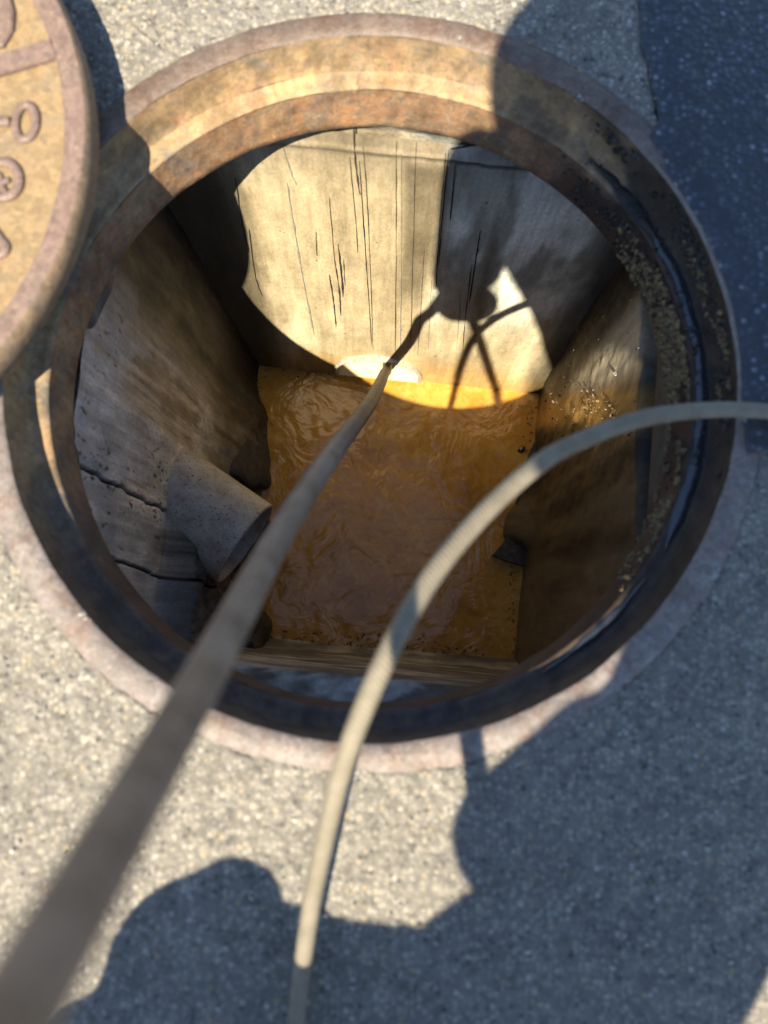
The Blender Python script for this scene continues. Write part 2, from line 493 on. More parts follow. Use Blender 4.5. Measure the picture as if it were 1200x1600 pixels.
# ------------------------------------------------------------------ iron frame
frame = thing('manhole_ring', (CX, CY, 0), 'rusty round cast iron manhole frame set flush in the asphalt', 'manhole frame')
def stain_col(aa, V):
    """soot-black sludge on the right and lower sides of the casting, bare rust on the far side"""
    deg = np.degrees(np.mod(aa, 2 * np.pi))
    n = fbm(np.cos(aa) * 7 + 20 + V[:, 2] * 30, np.sin(aa) * 7 + 20, 51, 5)
    w = fbm(np.cos(aa) * 30 + 20, np.sin(aa) * 30 + V[:, 2] * 60, 52, 4)
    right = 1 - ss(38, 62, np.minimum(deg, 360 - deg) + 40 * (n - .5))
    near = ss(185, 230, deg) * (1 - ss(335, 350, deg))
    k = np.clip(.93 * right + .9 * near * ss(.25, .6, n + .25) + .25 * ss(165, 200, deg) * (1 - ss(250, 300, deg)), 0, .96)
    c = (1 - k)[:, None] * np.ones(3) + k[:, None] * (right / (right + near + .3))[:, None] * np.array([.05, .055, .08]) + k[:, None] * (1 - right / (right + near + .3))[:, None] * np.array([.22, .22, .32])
    p = ss(.42, .58, fbm(np.cos(aa) * 6 + 70 + V[:, 2] * 12, np.sin(aa) * 6 + 70, 58, 5))
    q = ss(.5, .62, fbm(np.cos(aa) * 22 + 70, np.sin(aa) * 22 + 70 + V[:, 2] * 50, 59, 4))
    c = c * (1 - .22 * p[:, None] * np.array([1, .9, .7])) * (1 - .3 * q[:, None])
    return c * (.75 + .5 * w[:, None])
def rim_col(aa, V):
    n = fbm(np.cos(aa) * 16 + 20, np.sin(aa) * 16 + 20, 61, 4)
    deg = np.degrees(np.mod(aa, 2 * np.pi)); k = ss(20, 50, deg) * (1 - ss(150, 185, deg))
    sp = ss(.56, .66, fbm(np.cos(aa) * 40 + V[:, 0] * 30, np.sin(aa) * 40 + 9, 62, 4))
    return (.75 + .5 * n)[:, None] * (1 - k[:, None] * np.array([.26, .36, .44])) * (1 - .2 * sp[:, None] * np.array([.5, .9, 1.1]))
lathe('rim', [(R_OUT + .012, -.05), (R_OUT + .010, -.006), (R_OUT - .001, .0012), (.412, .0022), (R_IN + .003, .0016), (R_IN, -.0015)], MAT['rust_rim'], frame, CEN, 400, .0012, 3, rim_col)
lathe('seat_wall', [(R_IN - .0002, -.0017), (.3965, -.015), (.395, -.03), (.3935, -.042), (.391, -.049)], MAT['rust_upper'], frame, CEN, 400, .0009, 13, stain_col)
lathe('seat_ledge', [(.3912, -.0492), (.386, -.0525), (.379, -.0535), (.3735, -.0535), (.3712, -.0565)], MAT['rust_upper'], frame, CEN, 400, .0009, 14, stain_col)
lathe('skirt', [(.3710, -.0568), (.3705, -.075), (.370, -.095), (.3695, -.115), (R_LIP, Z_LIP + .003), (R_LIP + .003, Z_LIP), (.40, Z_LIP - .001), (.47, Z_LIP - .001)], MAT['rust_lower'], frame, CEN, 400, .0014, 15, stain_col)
# standing water on the ledge, right side
def sector(name, r0, r1, z, a0, a1, mat, parent, n=120, nr=5, wob=.004, seed=5):
    A = np.radians(np.linspace(a0, a1, n)); t = np.linspace(0, 1, nr)
    aa, tt = np.meshgrid(A, t, indexing='ij')
    taper = np.minimum(1, np.minimum(aa - A[0], A[-1] - aa) / .12)
    ra = r0 + wob * (fbm(aa * 14, aa * 0, seed, 4) - .5) * 2; rb = r1 + wob * (fbm(aa * 17, aa * 0 + 5, seed, 4) - .5) * 2
    mid = (ra + rb) / 2
    r = mid + (ra + (rb - ra) * tt - mid) * taper
    V = np.stack([CX + r * np.cos(aa), CY + r * np.sin(aa), z + .0012 * np.sin(np.pi * tt)], -1).reshape(-1, 3)
    return mesh_obj(name, V, grid_faces(n, nr)[:, ::-1], mat, parent)
sector('water_film', .3745, .3885, -.0512, -32, 31, MAT['film'], frame)
sector('water_film', .3755, .383, -.0512, -62, -36, MAT['film'], frame, seed=9)
sector('sludge_streak', .3725, .389, -.0505, 26, 47, MAT['sludge'], frame, wob=.006, seed=19)
# crumbs of dried mud on the right of the casting
mp = []; ms = []
def mud_at(a, r, z, s):
    mp.append((CX + r * math.cos(a), CY + r * math.sin(a), z)); ms.append(s)
for k in range(2600):
    a = math.radians(rng.triangular(-42, 2, 36)); z = rng.uniform(-.125, -.06)
    if fbm(np.array([a * 9]), np.array([z * 40]), 71, 3)[0] < .42: continue
    mud_at(a, .3695, z, .0012 + .0046 * rng.random() ** 2.6)
for k in range(420):
    a = math.radians(rng.uniform(-8, 24)); z = rng.uniform(-.045, -.012)
    if fbm(np.array([a * 12 + 9]), np.array([z * 60]), 72, 3)[0] < .52: continue
    mud_at(a, .3955, z, .0016 + .003 * rng.random() ** 2)
dp_, ds_ = [], []
for k in range(1500):
    a = math.radians(rng.triangular(-20, 30, 52)); zone = rng.random()
    if fbm(np.array([a * 10 + 4]), np.array([zone * 5]), 73, 3)[0] < .46: continue
    if zone < .45: r_, z_ = .3952, rng.uniform(-.046, -.008)
    elif zone < .65: r_, z_ = rng.uniform(.374, .390), -.0525
    else: r_, z_ = .3698, rng.uniform(-.12, -.06)
    dp_.append((CX + r_ * math.cos(a), CY + r_ * math.sin(a), z_)); ds_.append(.0012 + .0042 * rng.random() ** 2.2)
black = scatter('sludge_crust', dp_, ds_, MAT['sludge'], flat=1.0, parent=frame)
tag(black, 'wet black sludge caked on the right side of the frame', kind='stuff')
crust = scatter('mud_crust', mp, ms, MAT['mud'], flat=1.0, parent=frame)
tag(crust, 'crumbly brown mud dried on the right side of the frame', kind='stuff')

# ------------------------------------------------------------------ concrete chamber
cham = thing('manhole_chamber', (CX, CY, ZW), 'square concrete manhole shaft below the iron frame, streaked and stained', 'manhole shaft')
PIPE_X, PIPE_Z, PIPE_R = .014, ZW + .028, .104      # outlet in the far wall

def wall(name, A, B, nu, nz, z0, z1, colfn, dispfn, hole=None, lab=None, mat='concrete', u0=0.0, u1=0.0):
    A = np.array(A); B = np.array(B)
    d = (B - A); L = np.linalg.norm(d); d = d / L
    nrm = np.array([d[1], -d[0]])                       # A->B anticlockwise seen from inside => points inward below
    mid = (A + B) / 2
    if np.dot(np.array(CEN) - mid, nrm) < 0: nrm = -nrm
    u = np.linspace(u0, L + u1, nu); z = np.linspace(z0, z1, nz)
    uu, zz = np.meshgrid(u, z, indexing='ij')
    disp = dispfn(uu, zz, L)
    X = A[0] + d[0] * uu + nrm[0] * disp; Y = A[1] + d[1] * uu + nrm[1] * disp
    V = np.stack([X, Y, zz], -1).reshape(-1, 3)
    keep = None
    if hole:
        def keep(f):
            c = V[f].mean(1)
            return np.hypot(c[:, 0] - hole[0], c[:, 2] - hole[1]) > hole[2]
    c = colfn(uu, zz, L, X, Y).reshape(-1, 3)
    o = mesh_obj(name, V, grid_faces(nu, nz, keep=keep), MAT[mat], cham, col=c)
    if lab: o['label'] = lab
    return o

def flare(u, A, B):
    A = np.array(A); B = np.array(B); d = (B - A) / np.linalg.norm(B - A); n_ = np.array([-d[1], d[0]])
    w = np.array(CEN) - A; uc = w @ d; dist = abs(w @ n_)
    return np.maximum(0, np.sqrt(np.maximum(0, (R_LIP + .003) ** 2 - (u - uc) ** 2)) - dist)
def lerp3(a, b, t): return np.array(a) * (1 - t[..., None]) + np.array(b) * t[..., None]

def far_col(u, z, L, X, Y):
    n = fbm(u * 9, z * 2.6, 101, 6, .6); n2 = fbm(u * 30, z * 3, 103, 5); n3 = fbm(u * 20, z * 7, 104, 4)
    c = lerp3((.40, .325, .20), (.54, .46, .30), ss(.35, .65, n))
    c = c * (.82 + .36 * n2)[..., None]
    grey = ss(.08, .15, X + .05 * (n3 - .5)) * ss(-.78, -.52, z + .1 * (n - .5))
    c = lerp3((0, 0, 0), (1, 1, 1), 0 * u) + c * (1 - grey[..., None]) + grey[..., None] * lerp3((.34, .34, .28), (.74, .74, .64), ss(.38, .62, n3 + .25 * (n - .5)))
    darkcol = ss(.035, .06, X) * (1 - ss(.085, .12, X + .04 * (n - .5))) * ss(-.72, -.5, z) * (1 - ss(-.22, -.19, z))
    c = c * (1 - .6 * darkcol[..., None])
    # seepage bands on the right of the wall
    band = (1 - ss(.0, .022, np.abs(X - .205 + .02 * (n2 - .5)))) * ss(.3, .55, n + .15)
    c = c * (1 - .6 * band[..., None])
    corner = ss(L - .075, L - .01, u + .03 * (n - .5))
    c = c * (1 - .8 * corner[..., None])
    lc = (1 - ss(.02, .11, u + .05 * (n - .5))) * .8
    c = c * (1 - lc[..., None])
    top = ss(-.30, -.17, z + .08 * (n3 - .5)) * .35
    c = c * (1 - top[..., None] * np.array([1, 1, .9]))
    jl = (1 - ss(.002, .007, np.abs(z + .192 + .012 * (fbm(u * 14, u * 0 + 2, 107, 4) - .5)))) * (.35 + .5 * ss(.3, .42, u))
    c = c * (1 - jl[..., None])
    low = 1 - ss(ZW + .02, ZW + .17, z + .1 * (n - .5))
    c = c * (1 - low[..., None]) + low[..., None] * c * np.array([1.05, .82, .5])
    return c
def far_disp(u, z, L):
    lip = .0025 * ss(-.20, -.187, z) * (1 - ss(-.187, -.18, z)) - .052 * np.clip((z - ZW) / .87, 0, 1) - .004 * (1 - ss(.0015, .005, np.abs(z + .192 + .012 * (fbm(u * 14, u * 0 + 2, 107, 4) - .5)))) * ss(.25, .4, u)
    return lip + .006 * (fbm(u * 8, z * 5, 105, 4) - .5) + .0015 * (fbm(u * 60, z * 50, 106, 3) - .5)
def left_col(u, z, L, X, Y):          # u runs from the near corner to the far corner
    n = fbm(u * 10, z * 3, 111, 5); st = fbm(u * 46, z * 2.6, 112, 6, .65); n3 = fbm(u * 20, z * 14, 113, 4)
    c = lerp3((.25, .195, .13), (.72, .60, .44), ss(.36, .62, st * .6 + n * .4))
    grey = .85 * ss(.5, .57, fbm(u * 13, z * 3.6, 114, 7, .62)) * (1 - ss(L * .62, L * .8, u))
    grey = np.maximum(grey, (1 - ss(.14, .30, u)) * ss(-.52, -.42, z) * .85)
    grey = np.maximum(grey, ss(-.34, -.24, z + .10 * (n3 - .5)) * .8)
    c = c * (1 - grey[..., None]) + grey[..., None] * lerp3((.30, .29, .265), (.62, .60, .55), fbm(u * 40, z * 22, 155, 5, .6))
    c = c * (.70 + .6 * fbm(u * 120, z * 7, 153, 5, .65))[..., None] * (.6 + .8 * fbm(u * 26, z * 22, 157, 6, .65))[..., None]
    for (uc, za, zb, sl) in CRACKS:
        w = .010 * (fbm(z * 45, z * 0 + uc * 30, 119, 4) - .5)
        ck = (1 - ss(.0012, .0042, np.abs(u - uc - sl * (z - za) - w))) * ss(zb - .02, zb, z)
        c = c * (1 - .9 * ck[..., None])
    spk = ss(.72, .77, fbm(u * 150, z * 75, 154, 3)) * ss(.45, .6, fbm(u * 7, z * 6, 156, 3))
    c = c * (1 - .8 * spk[..., None])
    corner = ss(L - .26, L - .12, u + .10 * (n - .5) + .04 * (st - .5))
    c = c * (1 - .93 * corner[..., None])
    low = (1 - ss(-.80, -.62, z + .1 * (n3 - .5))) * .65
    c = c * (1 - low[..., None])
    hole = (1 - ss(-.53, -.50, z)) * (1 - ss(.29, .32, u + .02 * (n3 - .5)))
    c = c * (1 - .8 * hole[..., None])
    return c
def left_disp(u, z, L):
    d = .008 * (fbm(u * 9, z * 5, 115, 4) - .5) + .003 * (fbm(u * 40, z * 30, 116, 4) - .5)
    d = d - .075 * np.clip((z - ZW) / .87, 0, 1) + .006 * (fbm(u * 14, z * 12, 151, 4) - .5) * ss(-.32, -.25, z)
    # below z = -0.36 on the near half the face is broken back round the pipe
    hole = (1 - ss(-.53, -.515, z)) * (1 - ss(.29, .305, u))
    d = d + .042 * hole + .03 * hole * (fbm(u * 25, z * 20, 117, 4))
    # muck bulge at the water line, far half
    b = ss(.34, .48, u) * (1 - ss(L - .14, L - .05, u)) * (1 - ss(ZW + .02, ZW + .30, z))
    d = d + .035 * b * (.6 + .8 * fbm(u * 20, z * 14, 118, 4))
    # the open cracks down the face
    for (uc, za, zb, sl) in CRACKS:
        w = .010 * (fbm(z * 45, z * 0 + uc * 30, 119, 4) - .5)
        dd = np.abs(u - uc - sl * (z - za) - w)
        on = ss(zb - .02, zb, z) * (1 - ss(za, za + .03, z))
        d = d - .012 * (1 - ss(.0012, .0036, dd)) * on
    return d
LD = (FL - NL) / np.linalg.norm(FL - NL)
def left_uz(px, py):
    """where a photo pixel meets the left wall: distance along it and height"""
    q = at(px, py, 1.0); q = np.array([q.x, q.y])
    nn = np.array([-LD[1], LD[0]])
    D = (NL @ nn) / (q @ nn)
    for _ in range(8): D = (NL @ nn + .075 * min(1, max(0, (H - D - ZW) / .87))) / (q @ nn)
    return (q * D - NL) @ LD, H - D
CRACKS = []
for (a, b) in (((128, 728), (274, 806)), ((163, 858), (288, 908))):
    ua, za = left_uz(*a); ub, zb = left_uz(*b)
    CRACKS.append((ua, max(za, ZJ), zb, (ub - ua) / (zb - za)))
print('cracks', CRACKS)
def right_col(u, z, L, X, Y):         # u from the far corner to the near corner
    n = fbm(u * 10, z * 4, 121, 5); st = fbm(u * 30, z * 2.5, 122, 5); n3 = fbm(u * 40, z * 25, 123, 4)
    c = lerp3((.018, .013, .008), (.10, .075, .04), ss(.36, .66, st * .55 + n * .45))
    up = ss(.0, .06, Y - .32 - .27 * (-.23 - z)) * ss(.05, .12, u) * .85  # sunlit patch painted in: paler wall colour where the sun falls
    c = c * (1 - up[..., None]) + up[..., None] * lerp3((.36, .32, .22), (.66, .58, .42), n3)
    near = ss(.42, .56, u + .1 * (n - .5)) * .8
    c = c * (1 - near[..., None]) + near[..., None] * lerp3((.12, .09, .05), (.22, .17, .10), n3)
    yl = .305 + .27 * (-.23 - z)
    gold_glow = (1 - ss(.012, .05, np.abs(Y - yl + .03 * (n3 - .5)))) * .75  # orange fringe of reflected light painted along the patch's lower edge
    c = c * (1 - gold_glow[..., None]) + gold_glow[..., None] * np.array([.46, .26, .06])
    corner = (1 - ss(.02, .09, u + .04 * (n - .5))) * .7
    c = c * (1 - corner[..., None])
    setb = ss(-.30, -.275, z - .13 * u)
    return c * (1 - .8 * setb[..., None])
def right_disp(u, z, L):
    d = .008 * (fbm(u * 9, z * 6, 125, 4) - .5) + .006 * (fbm(u * 35, z * 25, 126, 4) - .5) * (1 - ss(.3, .5, u))
    b = ss(.20, .34, u) * (1 - ss(.36, .40, u)) * (1 - ss(ZW + .0, ZW + .10, z))
    return d + .055 * b - .055 * ss(-.29, -.275, z - .13 * u + .02 * (fbm(u * 18, z * 0, 127, 3) - .5))
def near_col(u, z, L, X, Y):
    n = fbm(u * 8, z * 14, 131, 5); n3 = fbm(u * 30, z * 30, 133, 4)
    c = lerp3((.13, .115, .095), (.36, .335, .29), ss(.35, .65, n))
    return c * (.7 + .6 * n3)[..., None]
def near_disp(u, z, L):
    return .008 * (fbm(u * 9, z * 6, 135, 4) - .5) + .02 * ss(-.9, -1.02, z)
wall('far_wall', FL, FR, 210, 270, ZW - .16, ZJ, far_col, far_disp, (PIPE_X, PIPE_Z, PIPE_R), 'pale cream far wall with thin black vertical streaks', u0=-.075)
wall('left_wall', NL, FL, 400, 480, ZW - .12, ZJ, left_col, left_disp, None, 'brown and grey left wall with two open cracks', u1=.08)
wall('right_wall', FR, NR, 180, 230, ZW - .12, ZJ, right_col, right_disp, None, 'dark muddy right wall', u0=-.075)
wall('near_wall', NR, NL, 160, 160, ZW - .12, ZJ, near_col, near_disp, None, 'grey near wall below the lip', 'concrete_plain')

# collar of mortar between the round casting and the square walls
SQ = [NR, FR, FL, NL]
def square_r(a):
    d = np.array([math.cos(a), math.sin(a)]); best = 9
    for p, q in zip(SQ, SQ[1:] + SQ[:1]):
        e = q - p; den = d[0] * e[1] - d[1] * e[0]
        if abs(den) < 1e-9: continue
        w = p - np.array(CEN)
        t = (w[0] * e[1] - w[1] * e[0]) / den; s = (w[0] * d[1] - w[1] * d[0]) / den
        if t > 0 and -1e-6 <= s <= 1 + 1e-6: best = min(best, t)
    return best
n = 720; nv = 22
A = np.linspace(0, 2 * math.pi, n, endpoint=False)
sq = np.array([square_r(a) for a in A])
sq = np.where((np.degrees(A) > 48) & (np.degrees(A) < 228), np.maximum(sq + .065, R_LIP + .02), sq)
t = np.linspace(0, 1, nv)
aa, tt = np.meshgrid(A, t, indexing='ij')
sqq = sq[:, None]
zt, zb = Z_LIP - .0015, ZJ - .004
prof = np.where(tt < .8, (tt / .8) ** 1.1, 1.0)
r = (R_LIP + .006) + (sqq - .004 - R_LIP - .006) * prof
z = zt + (zb - zt) * tt - .02 * ss(.8, 1, tt)
nz_ = fbm(np.cos(aa) * 12 + 30 + tt, np.sin(aa) * 12 + 30 + tt * 2, 141, 5) - .5
ragged = ss(150, 165, np.degrees(aa)) * (1 - ss(235, 250, np.degrees(aa))) + .35
r = r + .012 * nz_ * ragged * np.sin(np.pi * np.clip(tt, 0, 1))
z = z + .008 * (fbm(np.cos(aa) * 18, np.sin(aa) * 18 + tt * 3, 142, 4) - .5) * np.sin(np.pi * tt)
V = np.stack([CX + r * np.cos(aa), CY + r * np.sin(aa), z], -1).reshape(-1, 3)
deg = np.degrees(aa).ravel()
nn = fbm(np.cos(aa) * 10 + 5, np.sin(aa) * 10 + tt * 2, 143, 5).ravel()
c = lerp3((.30, .25, .17), (.48, .42, .31), ss(.35, .65, nn))
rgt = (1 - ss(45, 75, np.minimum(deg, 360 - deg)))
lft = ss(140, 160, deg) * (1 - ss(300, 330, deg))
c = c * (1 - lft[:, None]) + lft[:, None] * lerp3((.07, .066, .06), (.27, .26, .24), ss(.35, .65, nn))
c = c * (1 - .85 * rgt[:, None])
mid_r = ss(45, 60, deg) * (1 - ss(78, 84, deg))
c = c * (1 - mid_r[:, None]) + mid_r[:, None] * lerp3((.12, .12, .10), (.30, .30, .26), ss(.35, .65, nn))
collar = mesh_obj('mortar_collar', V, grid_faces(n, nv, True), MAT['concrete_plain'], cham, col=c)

# thin black drip streaks and grey seep lines on the far wall
WD = (FR - FL) / np.linalg.norm(FR - FL); WN = np.array([WD[1], -WD[0]])
def far_pt(px, py, off=.002):
    q = at(px, py, 1.0); q2 = np.array([q.x, q.y])
    D = (FL @ WN) / (q2 @ WN)
    u = (q2 * D - FL) @ WD; z = H - D
    lift = float(far_disp(np.array([[u]]), np.array([[z]]), .691)[0, 0])
    p = FL + WD * u + WN * (off + lift)
    return Vector((p[0], p[1], z))
def streak(pts, w, mat, name='drip_streak', parent=None, fn=far_pt, seed=0, th=.0016):
    path = catmull([fn(*p) for p in pts], 14)
    path = [p + Vector((WD[0], WD[1], 0)) * .0007 * (random.random() - .5) for p in path]
    rr = [max(.0003, w * (0.35 + 1.0 * vnoise(np.array([i * .45 + seed]), np.array([seed * 1.7]), 5)[0]) * math.sin(math.pi * min(1, (i + .6) / 6, (len(path) - i - .4) / 6) / 2)) for i in range(len(path))]
    V = []; Fs = []
    for i, (p, r_) in enumerate(zip(path, rr)):
        a = Vector((WD[0], WD[1], 0)); nn_ = Vector((WN[0], WN[1], 0))
        for (k, o) in ((-1, -.002), (-.4, th * .6), (.4, th * .6), (1, -.002)):
            V.append(p + a * (k * r_) + nn_ * o)
    for i in range(len(path) - 1):
        for k in range(3):
            Fs.append((i * 4 + k, (i + 1) * 4 + k, (i + 1) * 4 + k + 1, i * 4 + k + 1))
    return mesh_obj(name, V, Fs, mat, parent or cham)
bl, gr = MAT['crack'], MAT['seep']
drips = [([(546, 232), (550, 300), (558, 345)], .0022, bl), ([(541, 295), (552, 380), (556, 420)], .0010, bl), ([(556, 300), (566, 400), (575, 490), (580, 545)], .0013, bl),
         ([(562, 280), (570, 360), (578, 470), (582, 550)], .0009, bl), ([(614, 275), (616, 420), (617, 560)], .0009, bl), ([(645, 275), (643, 400), (641, 545)], .0010, bl),
         ([(622, 290), (624, 420), (625, 560)], .0016, gr), ([(443, 328), (458, 400), (472, 460), (490, 530)], .0032, gr), ([(437, 282), (448, 312), (458, 330)], .0020, gr),
         ([(512, 450), (520, 490), (524, 520)], .0030, bl), ([(525, 410), (532, 455), (534, 480)], .0034, bl), ([(520, 430), (528, 470), (531, 505)], .0026, bl), ([(534, 430), (537, 465)], .002, bl), ([(510, 350), (516, 400), (520, 430)], .0008, bl),
         ([(692, 290), (684, 380), (679, 470)], .0012, bl), ([(708, 300), (700, 380)], .0022, bl), ([(697, 285), (690, 350), (683, 440)], .0012, bl), ([(748, 395), (740, 440), (732, 490)], .0022, bl), ([(735, 440), (726, 510), (722, 560)], .0010, bl),
         ([(690, 215), (688, 240), (684, 262)], .0024, bl), ([(742, 232), (740, 258)], .0014, bl), ([(757, 235), (755, 268)], .003, bl), ([(385, 390), (396, 450), (408, 478)], .0012, bl), ([(362, 320), (374, 380), (386, 420)], .0010, bl),
         ([(660, 420), (656, 500), (652, 560)], .0008, bl), ([(672, 460), (668, 560)], .0008, gr), ([(718, 480), (712, 560)], .001, gr), ([(490, 395), (492, 425)], .0008, bl), ([(548, 200), (548, 222)], .002, gr)]
for i, (p, w, mt) in enumerate(drips): streak(p, w * (.62 if w > .0015 else .85), mt, seed=i * 3.1)
streak([(452, 222), (457, 232), (458, 244)], .0042, bl, seed=91)
# the ledge line where the cast wall meets the mortar
streak([(700, 284), (760, 278), (830, 284), (900, 300)], .0018, bl, 'joint_line', seed=55)

# broken pieces of grey mortar at the left lip
def chunk(name, c, size, mat, parent, seed, rot=(0, 0, 0)):
    r_ = np.random.default_rng(seed)
    bm = bmesh.new(); bmesh.ops.create_icosphere(bm, subdivisions=4, radius=1)
    for v in bm.verts:
        d = v.co.normalized()
        m_ = max(abs(d.x), abs(d.y), abs(d.z))
        p = d / (m_ ** .7)
        k = 1 + .35 * (fbm(np.array([d.x * 1.6 + seed]), np.array([d.y * 1.6 + d.z * 1.3]), seed, 4)[0] - .5)
        k += .5 * (fbm(np.array([d.x * 4 + seed + d.z * 2]), np.array([d.y * 4 - d.z * 3]), seed + 3, 4)[0] - .5)
        v.co = Vector((p.x * size[0], p.y * size[1], p.z * size[2])) * k
    V = [Matrix.Rotation(rot[2], 3, 'Z') @ Matrix.Rotation(rot[1], 3, 'Y') @ v.co + Vector(c) for v in bm.verts]
    Fs = [[q.index for q in f.verts] for f in bm.faces]; bm.free()
    return mesh_obj(name, V, Fs, mat, parent)
# dark mortar packed in below the pipe, and the wedge of benching at the right
chunk('mortar_fill', (-.30, .035, -.86), (.05, .06, .14), MAT['mortar'], cham, 23)
chunk('mortar_fill', (-.285, -.03, -.93), (.05, .07, .14), MAT['mortar'], cham, 29)
chunk('muck_bank', at(372, 690, 1.76), (.045, .11, .12), MAT['mortar'], cham, 37, (0, -.3, .1))
base = mesh_obj('chamber_floor', [(-.5, -.3, ZW - .11), (.6, -.3, ZW - .11), (.6, 1.0, ZW - .11), (-.5, 1.0, ZW - .11)], [(0, 1, 2, 3)], MAT['mortar'], cham)

# crumbs of grit on the near edge of the water
P_ = []; S_ = []
for k in range(700):
    t = rng.beta(2.2, 1.6)
    px = 395 + 400 * t; py = 1003 + 42 * t + rng.normal(0, 9 + 9 * math.sin(3.1 * t))
    D = 1.79
    p = at(px, py, D); P_.append((p.x, p.y, ZW + .008 + .02 * rng.random())); S_.append(.0015 + .0045 * rng.random() ** 2)
deb = scatter('silt_crumbs', P_, S_, MAT['mud'], flat=.8)
tag(deb, 'golden brown silt and crumbs along the near edge of the water', 'silt', kind='stuff')
chunk('silt_bank', at(600, 1034, 1.83), (.15, .022, .028), MAT['mud'], cham, 41, (0, 0, -.1))

# ------------------------------------------------------------------ water
nx, ny = 260, 250
s_, t_ = np.meshgrid(np.linspace(-.06, 1.03, nx), np.linspace(-.04, 1.02, ny), indexing='ij')
XY = (NL[None, None] * ((1 - s_) * (1 - t_))[..., None] + NR[None, None] * (s_ * (1 - t_))[..., None] + FL[None, None] * ((1 - s_) * t_)[..., None] + FR[None, None] * (s_ * t_)[..., None])
X, Y = XY[..., 0], XY[..., 1]
qx = X + .03 * (fbm(X * 14, Y * 14, 201, 3) - .5); qy = Y + .03 * (fbm(X * 14 + 9, Y * 14, 202, 3) - .5)
rid = 1 - np.abs(2 * fbm(qx * 26, qy * 20, 203, 2) - 1)
calm = ss(.5, .8, s_) * ss(.55, .8, t_)
act = .35 + .5 * ss(.4, .65, fbm(X * 8 + 3, Y * 8, 207, 3))
Zw = ZW + (1 - .7 * calm) * act * (0.0014 * (rid - .5) + .006 * (fbm(qx * 16, qy * 16, 204, 3) - .5))
water = mesh_obj('sewage_water', np.stack([X, Y, Zw], -1).reshape(-1, 3), grid_faces(nx, ny), MAT['water'])
tag(water, 'murky brown water rippling in the bottom of the shaft', 'water', kind='structure')

wp = [at(x, y, 1.78) for x, y in ((850, 665), (832, 700), (818, 745), (806, 800), (790, 846), (772, 866), (796, 876), (850, 890), (900, 860), (900, 700))]
wedge = mesh_obj('bench_wedge', [(p.x, p.y, ZW - .1) for p in wp] + [(p.x, p.y, ZW + .022) for i, p in enumerate(wp)], [(i, (i + 1) % 10, 10 + (i + 1) % 10, 10 + i) for i in range(10)] + [tuple(range(10, 20))], MAT['mortar'], cham, smooth=False)
# scum and small bubbles along the water's edge
bp, bs = [], []
for (a, b, nb) in (((405, 580), (395, 690), 90), ((410, 575), (540, 588), 50), ((832, 620), (822, 720), 40), ((395, 1000), (480, 1008), 40), ((800, 890), (803, 1035), 60)):
    for k in range(nb):
        t = rng.random(); p = at(a[0] + (b[0] - a[0]) * t + rng.normal(0, 5), a[1] + (b[1] - a[1]) * t + rng.normal(0, 5), 1.818)
        bp.append((p.x, p.y, ZW + .002)); bs.append(.001 + .0022 * rng.random() ** 2)
p = at(815, 702, 1.815); bp.append((p.x, p.y, ZW + .002)); bs.append(.012)
foam = scatter('scum_bubbles', bp, bs, MAT['film'], flat=.5, rough=.05)
foam.data.polygons.foreach_set('use_smooth', [True] * len(foam.data.polygons))
tag(foam, 'small scum bubbles gathered along the edges of the brown water', 'bubbles', kind='stuff')

# outlet pipe in the far wall, with water standing in it
def ring_tube(name, path_a, axis, r_out, r_in, length, mat, parent, n=64):
    """open pipe along an axis, real wall thickness"""
    ax = Vector(axis).normalized(); a = ax.cross(Vector((0, 0, 1))).normalized(); b = a.cross(ax)
    prof = [(r_in, length), (r_in, .004), (r_in + .0015, 0), (r_out - .0015, 0), (r_out, .004), (r_out, length)]
    V = []; Fs = []
    for i in range(n):
        w = 2 * math.pi * i / n
        d = a * math.cos(w) + b * math.sin(w)
        for (r_, l_) in prof: V.append(Vector(path_a) + ax * l_ + d * r_)
    m_ = len(prof)
    for i in range(n):
        for k in range(m_ - 1):
            j = (i + 1) % n
            Fs.append((i * m_ + k, i * m_ + k + 1, j * m_ + k + 1, j * m_ + k))
    return mesh_obj(name, V, Fs, mat, parent)
wall_y = lambda x: FL[1] + (x - FL[0]) * WD[1] / WD[0]
outax = Vector((-WN[0], -WN[1], 0)); outax = outax if outax.y > 0 else -outax
op = Vector((PIPE_X, wall_y(PIPE_X), PIPE_Z))
outlet = thing('outlet_pipe', op, 'pale round pipe mouth in the sunlit far wall with the grey hose entering', 'pipe')
ring_tube('pipe_wall', op - outax * .006, outax, PIPE_R + .004, PIPE_R - .004, .7, MAT['pvc'], outlet)
pw = []
hw = math.sqrt((PIPE_R - .004) ** 2 - (PIPE_Z - ZW - .004) ** 2)
side = Vector((WD[0], WD[1], 0))
V = []
for i in range(40):
    for j in range(9):
        p = Vector((op.x, op.y, ZW + .0045)) + outax * (-.004 + .68 * i / 39) + side * (hw * (j / 4 - 1))
        p.z += .002 * (vnoise(np.array([p.x * 40]), np.array([p.y * 40]), 9)[0] - .5)
        V.append(p)
pool = mesh_obj('pipe_water', V, grid_faces(40, 9)[:, ::-1], MAT['water_pale'], outlet)

# scaled plastic pipe poking out of the left wall
ec = at(384, 850, 1.40)
axis = Vector((-.83, .56, .05)).normalized()
inlet = thing('inlet_pipe', ec, 'stained grey plastic pipe stub poking out of the left wall', 'pipe')
ring_tube('pipe_wall', ec, axis, .086, .079, .26, MAT['pvc'], inlet)
scp = [(ec + axis * .2 + Vector((0, 0, 0)))]

